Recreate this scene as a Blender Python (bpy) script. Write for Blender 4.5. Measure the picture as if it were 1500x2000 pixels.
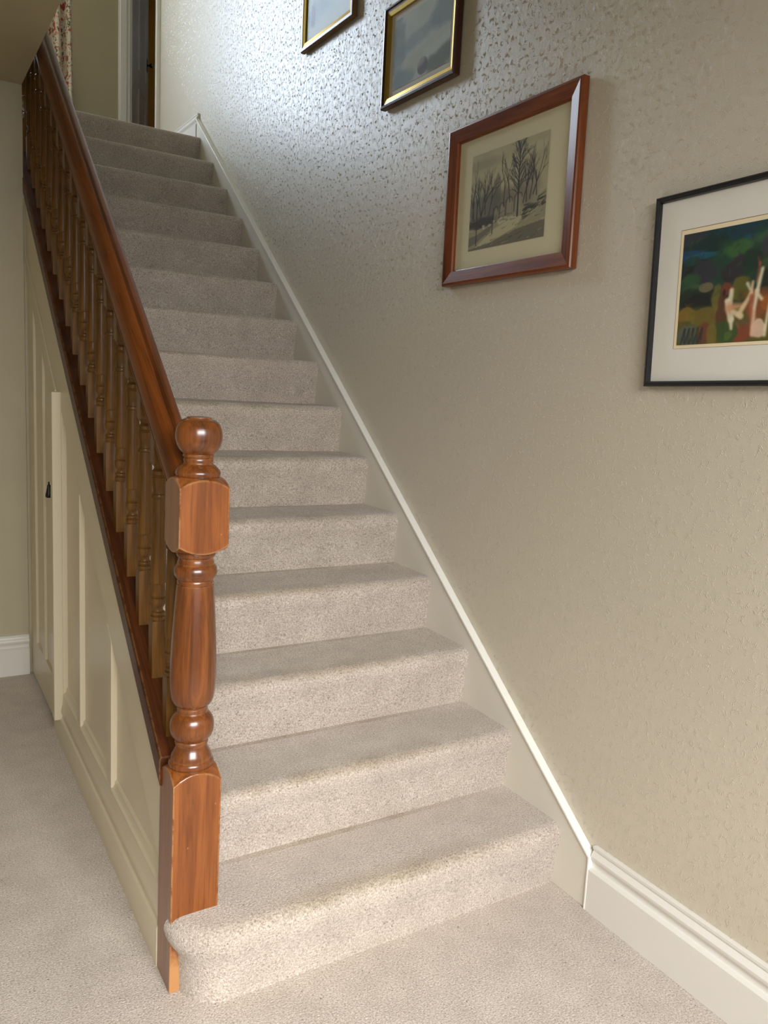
import bpy, bmesh, math, random
import numpy as np
from mathutils import Matrix, Vector
for o in list(bpy.data.objects): bpy.data.objects.remove(o)
C = bpy.context.scene.collection
S = bpy.context.scene

# ---------------------------------------------------------------- camera
cam_d = bpy.data.cameras.new('camera'); cam = bpy.data.objects.new('camera', cam_d); C.objects.link(cam)
cam_d.sensor_fit = 'VERTICAL'; cam_d.sensor_height = 36.0; cam_d.sensor_width = 27.0
cam_d.lens = 1604.55 * 36.0 / 2000.0
cam_d.shift_x = (750 - 860.0) / 2000.0
cam_d.shift_y = (998.85 - 1000) / 2000.0
cam_d.clip_start = 0.02
R_ = Vector((0.834622445642836, -0.5475167505080407, 0.06025596354127165))
U_ = Vector((0.030990328188317096, 0.15589509224032574, 0.9872873542055327))
F_ = Vector((0.5499499729865905, 0.8221448340338193, -0.1470812669361813))
cam.matrix_world = Matrix(((R_.x, U_.x, -F_.x, -1.59281), (R_.y, U_.y, -F_.y, -1.64176),
                           (R_.z, U_.z, -F_.z, 1.43258), (0, 0, 0, 1)))
S.camera = cam

# ---------------------------------------------------------------- world, lights, exposure
W = bpy.data.worlds.new('world'); S.world = W; W.use_nodes = True
W.node_tree.nodes['Background'].inputs[0].default_value = (0.72, 0.84, 1.0, 1)
W.node_tree.nodes['Background'].inputs[1].default_value = 1.0
def area(name, loc, aim, sx, sy, power, col):
    l = bpy.data.lights.new(name, 'AREA'); l.shape = 'RECTANGLE'; l.size = sx; l.size_y = sy
    l.energy = power; l.color = col
    o = bpy.data.objects.new(name, l); C.objects.link(o); o.location = loc
    o.rotation_euler = (Vector(aim) - Vector(loc)).to_track_quat('-Z', 'Y').to_euler()
    return o
# daylight entering through the landing window and through the glazed front door behind the viewer
area('landing_window_daylight', (-1.17, 5.46, 4.18), (-0.75, 2.6, 3.2), 1.25, 1.45, 165, (0.73, 0.855, 1.0))
area('front_door_daylight', (-1.50, -4.40, 3.25), (-0.9, -0.4, 0.7), 3.4, 2.1, 640, (1.0, 0.985, 0.96))
S.view_settings.view_transform = 'Standard'; S.view_settings.look = 'None'
S.view_settings.gamma = 1.0; S.view_settings.use_curve_mapping = False
S.view_settings.exposure = 0.0

# ---------------------------------------------------------------- dimensions
RISE, GO, NOSE = 0.19, 0.25638, 0.021
SL = RISE / GO; ANG = math.atan(SL); CA = math.cos(ANG)
XL = -1.103            # hall face of the stair side
XW = 0.02              # face of the right wall
YB = 2.48              # back wall of the hall
YE = 5.20              # end wall of the landing
ZL = 15 * RISE         # landing level
ZC = 2.60              # hall ceiling
rnd = random.Random(7)

# ---------------------------------------------------------------- materials
def srgb(r, g, b):
    f = lambda c: (c/255/12.92) if c/255 <= 0.04045 else ((c/255+0.055)/1.055)**2.4
    return (f(r), f(g), f(b), 1)
def new_mat(name):
    m = bpy.data.materials.new(name); m.use_nodes = True
    nt = m.node_tree; b = nt.nodes['Principled BSDF']
    return m, nt, b
def N(nt, t, **kw):
    n = nt.nodes.new(t)
    for k, v in kw.items():
        if k in n.inputs: n.inputs[k].default_value = v
        else: setattr(n, k, v)
    return n
def ramp(nt, stops, interp='LINEAR'):
    n = nt.nodes.new('ShaderNodeValToRGB'); n.color_ramp.interpolation = interp
    e = n.color_ramp.elements
    while len(e) < len(stops): e.new(0.5)
    for i, (p, c) in enumerate(stops): e[i].position = p; e[i].color = c
    return n
def coords(nt, scale=(1, 1, 1), kind='Object', rot=(0, 0, 0)):
    tc = nt.nodes.new('ShaderNodeTexCoord'); mp = nt.nodes.new('ShaderNodeMapping')
    mp.inputs['Scale'].default_value = scale; mp.inputs['Rotation'].default_value = rot
    nt.links.new(tc.outputs[kind], mp.inputs['Vector']); return mp.outputs['Vector']
def mathn(nt, op, a, b=None, c=None):
    n = nt.nodes.new('ShaderNodeMath'); n.operation = op
    for i, v in enumerate((a, b, c)):
        if v is None: continue
        if hasattr(v, 'links'): nt.links.new(v, n.inputs[i])
        else: n.inputs[i].default_value = v
    return n.outputs[0]
def mixc(nt, fac, a, b, mode='MIX'):
    n = nt.nodes.new('ShaderNodeMix'); n.data_type = 'RGBA'; n.blend_type = mode
    for idx, v in ((0, fac), (6, a), (7, b)):
        if hasattr(v, 'links'): nt.links.new(v, n.inputs[idx])
        else: n.inputs[idx].default_value = v
    return n.outputs[2]

def paint(name, col, rough=0.45, bump=0.02, var=0.04):
    m, nt, b = new_mat(name)
    v = coords(nt)
    n1 = N(nt, 'ShaderNodeTexNoise', Scale=6.0, Detail=4.0); nt.links.new(v, n1.inputs['Vector'])
    dark = tuple(c*(1-var*2) for c in col[:3]) + (1,)
    c = mixc(nt, n1.outputs['Fac'], dark, col); nt.links.new(c, b.inputs['Base Color'])
    b.inputs['Roughness'].default_value = rough
    n2 = N(nt, 'ShaderNodeTexNoise', Scale=120.0, Detail=3.0); nt.links.new(v, n2.inputs['Vector'])
    bp = N(nt, 'ShaderNodeBump', Strength=bump, Distance=0.01); nt.links.new(n2.outputs['Fac'], bp.inputs['Height'])
    nt.links.new(bp.outputs['Normal'], b.inputs['Normal'])
    return m

def wallpaper(name, col):
    """embossed (anaglypta) paper: small raised curls and sprigs, painted over"""
    m, nt, b = new_mat(name)
    b.inputs['Roughness'].default_value = 0.36; b.inputs['Specular IOR Level'].default_value = 0.7
    v = coords(nt, (1, 120, 92))
    w = N(nt, 'ShaderNodeTexNoise', Scale=0.55, Detail=1.0); nt.links.new(v, w.inputs['Vector'])
    vv = nt.nodes.new('ShaderNodeVectorMath'); vv.operation = 'MULTIPLY_ADD'
    nt.links.new(w.outputs['Color'], vv.inputs[0]); vv.inputs[1].default_value = (0, 2.6, 2.6); nt.links.new(v, vv.inputs[2])
    n = N(nt, 'ShaderNodeTexNoise', Scale=1.15, Detail=0.5); nt.links.new(vv.outputs[0], n.inputs['Vector'])
    s = mathn(nt, 'SINE', mathn(nt, 'MULTIPLY', n.outputs['Fac'], 40.0))
    ridge = mathn(nt, 'POWER', mathn(nt, 'MAXIMUM', s, 0.0), 1.6)
    mask = N(nt, 'ShaderNodeTexNoise', Scale=0.42, Detail=1.0); nt.links.new(v, mask.inputs['Vector'])
    mk = ramp(nt, [(0.46, (0, 0, 0, 1)), (0.58, (1, 1, 1, 1))]); nt.links.new(mask.outputs['Fac'], mk.inputs['Fac'])
    h1 = mathn(nt, 'MULTIPLY', ridge, mathn(nt, 'ADD', mathn(nt, 'MULTIPLY', mk.outputs['Color'], 0.85), 0.15))
    vo = N(nt, 'ShaderNodeTexVoronoi', Scale=1.9); nt.links.new(vv.outputs[0], vo.inputs['Vector'])
    dots = mathn(nt, 'MAXIMUM', mathn(nt, 'SUBTRACT', 0.42, vo.outputs['Distance']), 0.0)
    h = mathn(nt, 'ADD', h1, mathn(nt, 'MULTIPLY', dots, 1.1))
    bp = N(nt, 'ShaderNodeBump', Strength=0.5, Distance=0.0006); nt.links.new(h, bp.inputs['Height'])
    nt.links.new(bp.outputs['Normal'], b.inputs['Normal'])
    lg = N(nt, 'ShaderNodeTexNoise', Scale=1.6, Detail=3.0); nt.links.new(coords(nt), lg.inputs['Vector'])
    dark = tuple(c*0.93 for c in col[:3]) + (1,)
    nt.links.new(mixc(nt, lg.outputs['Fac'], dark, col), b.inputs['Base Color'])
    return m

def carpet(name):
    m, nt, b = new_mat(name)
    v = coords(nt, kind='Object')
    n1 = N(nt, 'ShaderNodeTexNoise', Scale=210.0, Detail=3.0, Roughness=0.75); nt.links.new(v, n1.inputs['Vector'])
    r1 = ramp(nt, [(0.30, srgb(132, 118, 108)), (0.43, srgb(190, 178, 166)), (0.56, srgb(214, 203, 192)), (0.72, srgb(240, 233, 224))])
    nt.links.new(n1.outputs['Fac'], r1.inputs['Fac'])
    n2 = N(nt, 'ShaderNodeTexNoise', Scale=9.0, Detail=4.0, Roughness=0.6); nt.links.new(v, n2.inputs['Vector'])
    r2 = ramp(nt, [(0.3, (0.86, 0.84, 0.82, 1)), (0.7, (1.04, 1.03, 1.02, 1))]); nt.links.new(n2.outputs['Fac'], r2.inputs['Fac'])
    c = mixc(nt, 1.0, r1.outputs['Color'], r2.outputs['Color'], 'MULTIPLY')
    vo = N(nt, 'ShaderNodeTexVoronoi', Scale=62.0); nt.links.new(v, vo.inputs['Vector'])
    sel = N(nt, 'ShaderNodeTexNoise', Scale=33.0); nt.links.new(v, sel.inputs['Vector'])
    fl = mathn(nt, 'MULTIPLY', mathn(nt, 'LESS_THAN', vo.outputs['Distance'], 0.13), mathn(nt, 'GREATER_THAN', sel.outputs['Fac'], 0.60))
    c = mixc(nt, mathn(nt, 'MULTIPLY', fl, 0.75), c, srgb(78, 66, 58))
    sx = nt.nodes.new('ShaderNodeSeparateXYZ'); nt.links.new(v, sx.inputs[0])
    fy = mathn(nt, 'FRACT', mathn(nt, 'DIVIDE', sx.outputs['Y'], GO))
    band = ramp(nt, [(0.0, (1, 1, 1, 1)), (0.10, (1, 1, 1, 1)), (0.34, (0, 0, 0, 1))]); nt.links.new(fy, band.inputs['Fac'])
    gx = ramp(nt, [(0.0, (1, 1, 1, 1)), (0.20, (0.9, 0.9, 0.9, 1)), (0.50, (0, 0, 0, 1))]); nt.links.new(mathn(nt, 'ABSOLUTE', mathn(nt, 'ADD', sx.outputs['X'], 0.58)), gx.inputs['Fac'])
    wn = N(nt, 'ShaderNodeTexNoise', Scale=11.0, Detail=5.0); nt.links.new(v, wn.inputs['Vector'])
    wr = ramp(nt, [(0.28, (0.25, 0.25, 0.25, 1)), (0.56, (1, 1, 1, 1))]); nt.links.new(wn.outputs['Fac'], wr.inputs['Fac'])
    gn = nt.nodes.new('ShaderNodeNewGeometry'); sn = nt.nodes.new('ShaderNodeSeparateXYZ'); nt.links.new(gn.outputs['True Normal'], sn.inputs[0])
    upr = ramp(nt, [(0.3, (0, 0, 0, 1)), (0.8, (1, 1, 1, 1))]); nt.links.new(sn.outputs['Z'], upr.inputs['Fac']); upz = upr.outputs['Color']
    worn = mathn(nt, 'MULTIPLY', mathn(nt, 'MULTIPLY', band.outputs['Color'], gx.outputs['Color']), mathn(nt, 'MULTIPLY', wr.outputs['Color'], mathn(nt, 'MULTIPLY', mathn(nt, 'GREATER_THAN', sx.outputs['Z'], 0.1), upz)))
    c = mixc(nt, mathn(nt, 'MULTIPLY', worn, 0.9), c, mixc(nt, 1.0, c, (0.72, 0.67, 0.56, 1), 'MULTIPLY'))
    nt.links.new(c, b.inputs['Base Color'])
    b.inputs['Roughness'].default_value = 0.95
    b.inputs['Sheen Weight'].default_value = 0.25; b.inputs['Sheen Roughness'].default_value = 0.6
    b.inputs['Specular IOR Level'].default_value = 0.1
    n3 = N(nt, 'ShaderNodeTexNoise', Scale=260.0, Detail=2.0, Roughness=0.7); nt.links.new(v, n3.inputs['Vector'])
    bp = N(nt, 'ShaderNodeBump', Strength=0.7, Distance=0.006); nt.links.new(n3.outputs['Fac'], bp.inputs['Height'])
    nt.links.new(bp.outputs['Normal'], b.inputs['Normal'])
    return m

def wood(name, dark, mid, light, axis='Z', rough=0.3, wear=0.0, coat=0.35):
    m, nt, b = new_mat(name)
    st = {'X': (2.2, 34, 34), 'Y': (34, 2.2, 34), 'Z': (34, 34, 2.2)}[axis]
    v = coords(nt, st)
    n1 = N(nt, 'ShaderNodeTexNoise', Scale=1.0, Detail=6.0, Roughness=0.62, Distortion=0.9); nt.links.new(v, n1.inputs['Vector'])
    r = ramp(nt, [(0.28, dark), (0.5, mid), (0.75, light)]); nt.links.new(n1.outputs['Fac'], r.inputs['Fac'])
    st2 = {'X': (8, 260, 260), 'Y': (260, 8, 260), 'Z': (260, 260, 8)}[axis]
    n2 = N(nt, 'ShaderNodeTexNoise', Scale=1.0, Detail=3.0); nt.links.new(coords(nt, st2), n2.inputs['Vector'])
    r2 = ramp(nt, [(0.32, (0.72, 0.66, 0.6, 1)), (0.5, (1, 1, 1, 1))]); nt.links.new(n2.outputs['Fac'], r2.inputs['Fac'])
    c = mixc(nt, 0.75, r.outputs['Color'], r2.outputs['Color'], 'MULTIPLY')
    if wear > 0:
        bv = N(nt, 'ShaderNodeBevel', Radius=0.0065); bv.samples = 4
        ge = nt.nodes.new('ShaderNodeNewGeometry')
        d = nt.nodes.new('ShaderNodeVectorMath'); d.operation = 'DOT_PRODUCT'
        nt.links.new(bv.outputs['Normal'], d.inputs[0]); nt.links.new(ge.outputs['Normal'], d.inputs[1])
        e = ramp(nt, [(0.90, (1, 1, 1, 1)), (0.99, (0, 0, 0, 1))]); nt.links.new(d.outputs['Value'], e.inputs['Fac'])
        nn = N(nt, 'ShaderNodeTexNoise', Scale=42.0, Detail=4.0, Roughness=0.7); nt.links.new(coords(nt), nn.inputs['Vector'])
        er = ramp(nt, [(0.40, (0, 0, 0, 1)), (0.52, (1, 1, 1, 1))]); nt.links.new(nn.outputs['Fac'], er.inputs['Fac'])
        # small chips and scratches on the faces
        sc = N(nt, 'ShaderNodeTexVoronoi', Scale=1.0); nt.links.new(coords(nt, (60, 60, 26), rot=(0.3, 0.5, 0.4)), sc.inputs['Vector'])
        s2 = N(nt, 'ShaderNodeTexNoise', Scale=13.0); nt.links.new(coords(nt), s2.inputs['Vector'])
        ch = mathn(nt, 'MULTIPLY', mathn(nt, 'LESS_THAN', sc.outputs['Distance'], 0.10), mathn(nt, 'GREATER_THAN', s2.outputs['Fac'], 0.60))
        f = mathn(nt, 'MAXIMUM', mathn(nt, 'MULTIPLY', e.outputs['Color'], er.outputs['Color']), mathn(nt, 'MULTIPLY', ch, 0.6))
        # foot of the post, kicked bare at the front
        so = nt.nodes.new('ShaderNodeSeparateXYZ'); nt.links.new(coords(nt), so.inputs[0])
        sg = nt.nodes.new('ShaderNodeSeparateXYZ'); nt.links.new(ge.outputs['True Normal'], sg.inputs[0])
        ft = ramp(nt, [(0.06, (1, 1, 1, 1)), (0.12, (0, 0, 0, 1))]); nt.links.new(mathn(nt, 'ADD', so.outputs['Z'], mathn(nt, 'MULTIPLY', mathn(nt, 'SUBTRACT', nn.outputs['Fac'], 0.5), 0.12)), ft.inputs['Fac'])
        f = mathn(nt, 'MAXIMUM', f, mathn(nt, 'MULTIPLY', ft.outputs['Color'], mathn(nt, 'LESS_THAN', sg.outputs['Y'], -0.6)))
        c = mixc(nt, mathn(nt, 'MULTIPLY', f, wear), c, srgb(196, 142, 90))
    nt.links.new(c, b.inputs['Base Color'])
    b.inputs['Roughness'].default_value = rough
    if coat < 0.2: b.inputs['Specular IOR Level'].default_value = 0.3
    b.inputs['Coat Weight'].default_value = coat; b.inputs['Coat Roughness'].default_value = 0.22
    bp = N(nt, 'ShaderNodeBump', Strength=0.08, Distance=0.002); nt.links.new(n1.outputs['Fac'], bp.inputs['Height'])
    nt.links.new(bp.outputs['Normal'], b.inputs['Normal'])
    return m

def metal(name, col, rough):
    m, nt, b = new_mat(name); b.inputs['Metallic'].default_value = 1.0
    n = N(nt, 'ShaderNodeTexNoise', Scale=60.0, Detail=3.0); nt.links.new(coords(nt), n.inputs['Vector'])
    nt.links.new(mixc(nt, n.outputs['Fac'], tuple(c*0.75 for c in col[:3]) + (1,), col), b.inputs['Base Color'])
    b.inputs['Roughness'].default_value = rough; return m

def glass(name, refl=0.9):
    m, nt, b = new_mat(name); nt.nodes.remove(b)
    tr = N(nt, 'ShaderNodeBsdfTransparent'); gl = N(nt, 'ShaderNodeBsdfGlossy', Roughness=0.03)
    fr = N(nt, 'ShaderNodeFresnel', IOR=1.45); mx = nt.nodes.new('ShaderNodeMixShader')
    ge = nt.nodes.new('ShaderNodeNewGeometry')
    nt.links.new(mathn(nt, 'MULTIPLY', mathn(nt, 'MULTIPLY', fr.outputs[0], refl), mathn(nt, 'SUBTRACT', 1.0, ge.outputs['Backfacing'])), mx.inputs[0])
    nt.links.new(tr.outputs[0], mx.inputs[1]); nt.links.new(gl.outputs[0], mx.inputs[2])
    nt.links.new(mx.outputs[0], nt.nodes['Material Output'].inputs['Surface']); return m

def printed(name, rough=0.75):
    m, nt, b = new_mat(name)
    a = nt.nodes.new('ShaderNodeVertexColor'); a.layer_name = 'ink'
    nt.links.new(a.outputs['Color'], b.inputs['Base Color']); b.inputs['Roughness'].default_value = rough
    n = N(nt, 'ShaderNodeTexNoise', Scale=300.0); nt.links.new(coords(nt), n.inputs['Vector'])
    bp = N(nt, 'ShaderNodeBump', Strength=0.05, Distance=0.001); nt.links.new(n.outputs['Fac'], bp.inputs['Height'])
    nt.links.new(bp.outputs['Normal'], b.inputs['Normal']); return m

def floral(name):
    m, nt, b = new_mat(name); v = coords(nt, (1, 1, 1))
    n = N(nt, 'ShaderNodeTexNoise', Scale=24.0, Detail=2.0); nt.links.new(v, n.inputs['Vector'])
    r = ramp(nt, [(0.0, srgb(226, 216, 196)), (0.56, srgb(222, 210, 190)), (0.62, srgb(200, 112, 92)), (0.70, srgb(174, 76, 62))]); nt.links.new(n.outputs['Fac'], r.inputs['Fac'])
    n2 = N(nt, 'ShaderNodeTexNoise', Scale=55.0, Detail=2.0, Distortion=1.0); nt.links.new(coords(nt, (1, 1, 0.7)), n2.inputs['Vector'])
    g = ramp(nt, [(0.57, (0, 0, 0, 1)), (0.61, (1, 1, 1, 1))]); nt.links.new(n2.outputs['Fac'], g.inputs['Fac'])
    nt.links.new(mixc(nt, g.outputs['Color'], r.outputs['Color'], srgb(104, 104, 78)), b.inputs['Base Color'])
    b.inputs['Roughness'].default_value = 0.9; return m

M = {}
M['wallpaper'] = wallpaper('embossed_wallpaper', srgb(211, 202, 183))
M['wall_paint'] = paint('hall_wall_paint', srgb(196, 187, 160), 0.6, 0.03)
M['landing_paint'] = paint('landing_wall_paint', srgb(176, 165, 136), 0.6, 0.03)
M['ceiling'] = paint('ceiling_paint', srgb(190, 178, 147), 0.8, 0.03)
M['mustard'] = paint('mustard_wall_paint', srgb(176, 130, 30), 0.6)
M['cream'] = paint('cream_gloss_paint', srgb(222, 211, 184), 0.33, 0.012, 0.02)
M['white'] = paint('white_gloss_paint', srgb(234, 231, 224), 0.3, 0.012, 0.02)
M['bright'] = paint('lit_edge_white_paint', srgb(250, 249, 242), 0.3, 0.01, 0.01)  # string top edge: light from above put into a whiter colour
M['string'] = paint('ivory_gloss_paint', srgb(228, 223, 210), 0.35, 0.012, 0.02)
M['carpet'] = carpet('beige_flecked_carpet')
M['newel'] = wood('newel_pine', srgb(98, 52, 20), srgb(136, 76, 32), srgb(158, 94, 44), 'Z', 0.32, 0.9)
M['turned'] = wood('turned_newel_pine', srgb(70, 38, 15), srgb(114, 61, 23), srgb(142, 82, 32), 'Z', 0.27, 0.3, 0.5)
M['baluster'] = wood('baluster_pine', srgb(72, 46, 15), srgb(106, 71, 24), srgb(132, 92, 36), 'Z', 0.42, 0.0, 0.15)
M['rail'] = wood('handrail_pine', srgb(70, 34, 11), srgb(116, 61, 20), srgb(134, 75, 27), 'X', 0.4, 0.0, 0.12)
M['cap'] = wood('string_pine', srgb(42, 19, 7), srgb(74, 37, 14), srgb(104, 55, 22), 'X', 0.42, 0.5, 0.1)
M['frame_pine'] = wood('frame_pine', srgb(84, 40, 18), srgb(120, 62, 29), srgb(142, 78, 38), 'Y', 0.3, 0.0, 0.1)
M['frame_pine_z'] = wood('frame_pine_upright', srgb(84, 40, 18), srgb(120, 62, 29), srgb(142, 78, 38), 'Z', 0.3, 0.0, 0.1)
M['mahogany'] = wood('mahogany_frame', srgb(38, 16, 10), srgb(66, 28, 18), srgb(84, 38, 24), 'Z', 0.3)
M['bronze'] = paint('bronze_painted_frame', srgb(126, 96, 66), 0.35)
M['black'] = paint('black_lacquer', srgb(26, 27, 30), 0.35, 0.03)
M['iron'] = paint('black_iron', srgb(14, 13, 13), 0.4)
M['gilt'] = metal('gilt_slip', srgb(214, 182, 92), 0.28)
M['cream_mount'] = paint('cream_mount_board', srgb(214, 206, 172), 0.85)
M['white_mount'] = paint('white_mount_board', srgb(234, 231, 221), 0.85)
M['ivory_line'] = paint('ivory_bevel_board', srgb(246, 228, 190), 0.8)
M['line'] = paint('brown_ruled_line', srgb(132, 104, 66), 0.8)
M['print'] = printed('printed_paper')
M['glass'] = glass('picture_glass', 0.12)
M['pane'] = glass('window_glass', 0.9)
M['floral'] = floral('floral_curtain_cloth')

# ---------------------------------------------------------------- mesh helpers
def link(name, verts, faces, mat, parent=None, smooth=False, bevel=0.0, seg=2, angle=35):
    me = bpy.data.meshes.new(name); me.from_pydata([tuple(v) for v in verts], [], faces); me.update()
    bm = bmesh.new(); bm.from_mesh(me); bmesh.ops.remove_doubles(bm, verts=bm.verts, dist=1e-6)
    bmesh.ops.recalc_face_normals(bm, faces=bm.faces)
    if bevel > 0:
        es = [e for e in bm.edges if len(e.link_faces) == 2 and e.calc_face_angle(0) > math.radians(angle)]
        bmesh.ops.bevel(bm, geom=es, offset=bevel, segments=seg, affect='EDGES', profile=0.6, clamp_overlap=True)
    bm.to_mesh(me); bm.free()
    if smooth:
        for p in me.polygons: p.use_smooth = True
        me.set_sharp_from_angle(angle=math.radians(angle))
    o = bpy.data.objects.new(name, me); C.objects.link(o)
    if mat: me.materials.append(M[mat])
    if parent: o.parent = parent
    return o
def box(x0, x1, y0, y1, z0, z1):
    v = [(x0, y0, z0), (x1, y0, z0), (x1, y1, z0), (x0, y1, z0), (x0, y0, z1), (x1, y0, z1), (x1, y1, z1), (x0, y1, z1)]
    return v, [(0, 3, 2, 1), (4, 5, 6, 7), (0, 1, 5, 4), (1, 2, 6, 5), (2, 3, 7, 6), (3, 0, 4, 7)]
def boxes(*bs):
    V, Fc = [], []
    for b in bs:
        v, f = box(*b); k = len(V); V += v; Fc += [tuple(i + k for i in q) for q in f]
    return V, Fc
def prism_x(poly, x0, x1):          # polygon in (y, z), extruded along x
    n = len(poly); v = [(x0, y, z) for y, z in poly] + [(x1, y, z) for y, z in poly]
    f = [tuple(range(n)), tuple(range(2*n - 1, n - 1, -1))] + [(i, (i+1) % n, (i+1) % n + n, i + n) for i in range(n)]
    return v, f
def prism_y(poly, y0, y1):          # polygon in (x, z), extruded along y
    n = len(poly); v = [(x, y0, z) for x, z in poly] + [(x, y1, z) for x, z in poly]
    f = [tuple(range(n)), tuple(range(2*n - 1, n - 1, -1))] + [(i, (i+1) % n, (i+1) % n + n, i + n) for i in range(n)]
    return v, f
def lathe(prof, seg=40, cx=0, cy=0):   # prof: list of (r, z) bottom to top
    V, Fc = [], []
    for r, z in prof:
        for i in range(seg):
            a = 2*math.pi*i/seg; V.append((cx + r*math.cos(a), cy + r*math.sin(a), z))
    for k in range(len(prof) - 1):
        for i in range(seg):
            j = (i+1) % seg; Fc.append((k*seg+i, k*seg+j, (k+1)*seg+j, (k+1)*seg+i))
    Fc.append(tuple(range(seg-1, -1, -1))); Fc.append(tuple((len(prof)-1)*seg + i for i in range(seg)))
    return V, Fc
def empty(name, label, cat, loc=(0, 0, 0), group=None):
    o = bpy.data.objects.new(name, None); C.objects.link(o); o.location = loc; o.empty_display_size = 0.1
    o['label'] = label; o['category'] = cat
    if group: o['group'] = group
    return o
def struct(o, label, cat='structure'):
    o['kind'] = 'structure'; o['label'] = label; o['category'] = cat; return o
def tag(o, label, cat, group=None):
    o['label'] = label; o['category'] = cat
    if group: o['group'] = group
    return o

# ================================================================ THE SHELL
XLW, YF, ZT = -2.62, -2.36, 5.30
struct(link('floor', *box(XLW, XW, YF, YB, -0.12, 0.0), 'carpet'), 'beige flecked fitted carpet of the hall floor', 'floor')
YW = 4.615             # outside corner where the papered wall ends on the landing
struct(link('wall_right', *box(XW, XW+0.12, YF-0.12, YW, -0.12, ZT), 'wallpaper'),
       'tall cream wall with embossed paper running up beside the stairs', 'wall')
wall_r = bpy.data.objects['wall_right']
def relief():
    """raised curls and sprigs of the embossed paper, one joined mesh on the wall face"""
    rg = np.random.default_rng(21); strokes = []      # (y, z, radius, start angle, sweep)
    def visible(y, z):
        lo = np.maximum(SL*y + 0.24, 0.17); hi = 2.45 + 0.42*(y+0.4) + 0.25
        return (z > lo) & (z < hi)
    for (ya, yb, sy, sz, q_, hh) in ((-1.0, 1.0, 0.033, 0.038, 0.68, 0.62), (1.0, 4.6, 0.031, 0.036, 0.62, 0.45)):
      for iy in range(int((yb-ya)/sy)):
        for iz in range(int(4.6/sz)):
            cy = ya + (iy + 0.5*(iz % 2))*sy + rg.uniform(-.18, .18)*sy; cz = 0.15 + iz*sz + rg.uniform(-.18, .18)*sz
            hs = hh
            if not visible(cy, cz) or cy > 4.58: continue
            t = rg.integers(0, 4); th = rg.uniform(0, 2*np.pi)
            if t == 0:                                   # nested arcs
                for q in range(4): strokes.append((cy, cz, q_*(0.006+0.0055*q), th+rg.uniform(-.2, .2), rg.uniform(0.8, 1.5), hs))
                for q in range(3): strokes.append((cy-q_*0.012*np.cos(th), cz-q_*0.012*np.sin(th), q_*0.005, th+q*2.1, 1.3, hs))
            elif t in (1, 2):                            # fan of curved leaves
                m = 7 if t == 1 else 9
                for q in range(m):
                    a = th + (q-m/2)*0.42; r = q_*0.016
                    strokes.append((cy+q_*0.015*np.cos(a)-r*np.sin(a), cz+q_*0.015*np.sin(a)+r*np.cos(a), r, a-np.pi/2-0.25, rg.uniform(0.45, 0.75), hs))
            else:                                        # curl and dots
                for q in range(3): strokes.append((cy+rg.uniform(-.003, .003), cz+rg.uniform(-.003, .003), q_*(0.004+0.004*q), th+q*1.7, rg.uniform(1.6, 2.6), hs))
                for q in range(5): strokes.append((cy+rg.uniform(-.026, .026)*q_, cz+rg.uniform(-.03, .03)*q_, q_*0.006, rg.uniform(0, 6.3), 0.7, hs))
    st = np.array(strokes); n = len(st); k = 5
    t = np.linspace(0, 1, k)
    ang = st[:, 3:4] + st[:, 4:5]*t                       # n,k
    wd = 0.0018*np.sin(np.pi*(0.12+0.76*t)); ht = 0.0020*np.sin(np.pi*(0.08+0.84*t))
    V = np.zeros((n, k, 3, 3))
    for j, (dr, h) in enumerate(((-1, -0.0003), (0, None), (1, -0.0003))):
        r = st[:, 2:3] + dr*wd*(0.5+0.5*st[:, 5:6])
        V[:, :, j, 0] = XW - (ht*st[:, 5:6] if h is None else h); V[:, :, j, 1] = st[:, 0:1] + r*np.cos(ang); V[:, :, j, 2] = st[:, 1:2] + r*np.sin(ang)*1.15
    base = (np.arange(n)*k*3)[:, None, None, None] + (np.arange(k-1)*3)[None, :, None, None] + np.arange(2)[None, None, :, None]
    F = (base + np.array([0, 1, 4, 3])).reshape(-1, 4)
    me = bpy.data.meshes.new('embossed_relief'); me.vertices.add(n*k*3); me.vertices.foreach_set('co', V.reshape(-1).astype(np.float32))
    me.loops.add(F.size); me.loops.foreach_set('vertex_index', F.reshape(-1).astype(np.int32))
    me.polygons.add(len(F)); me.polygons.foreach_set('loop_start', np.arange(0, F.size, 4, dtype=np.int32)); me.polygons.foreach_set('loop_total', np.full(len(F), 4, np.int32))
    me.update(calc_edges=True); me.validate()
    me.materials.append(M['wallpaper'])
    o = bpy.data.objects.new('embossed_relief', me); C.objects.link(o); o.parent = wall_r; o['kind'] = 'stuff'
    return o
relief()
struct(link('wall_back', *boxes((XLW, XL+0.001, YB, YB+0.12, -0.12, ZC+0.02), (XL, -1.056, YB, YB+0.12, -0.12, 2.14)), 'wall_paint'), 'plain cream hall wall beyond the cupboard door', 'wall')
struct(link('wall_left', *box(XLW-0.12, XLW, YF-0.12, YB+0.12, -0.12, ZC), 'wall_paint'), 'plain hall wall left of the viewer', 'wall')
# front wall with the glazed door opening
struct(link('wall_front', *boxes((XLW-0.12, -2.2, YF-0.12, YF, -0.12, ZC), (-0.45, XW, YF-0.12, YF, -0.12, ZC), (-2.2, -0.45, YF-0.12, YF, 2.54, ZC)), 'wall_paint'),
       'hall wall around the glazed front door', 'wall')
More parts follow.
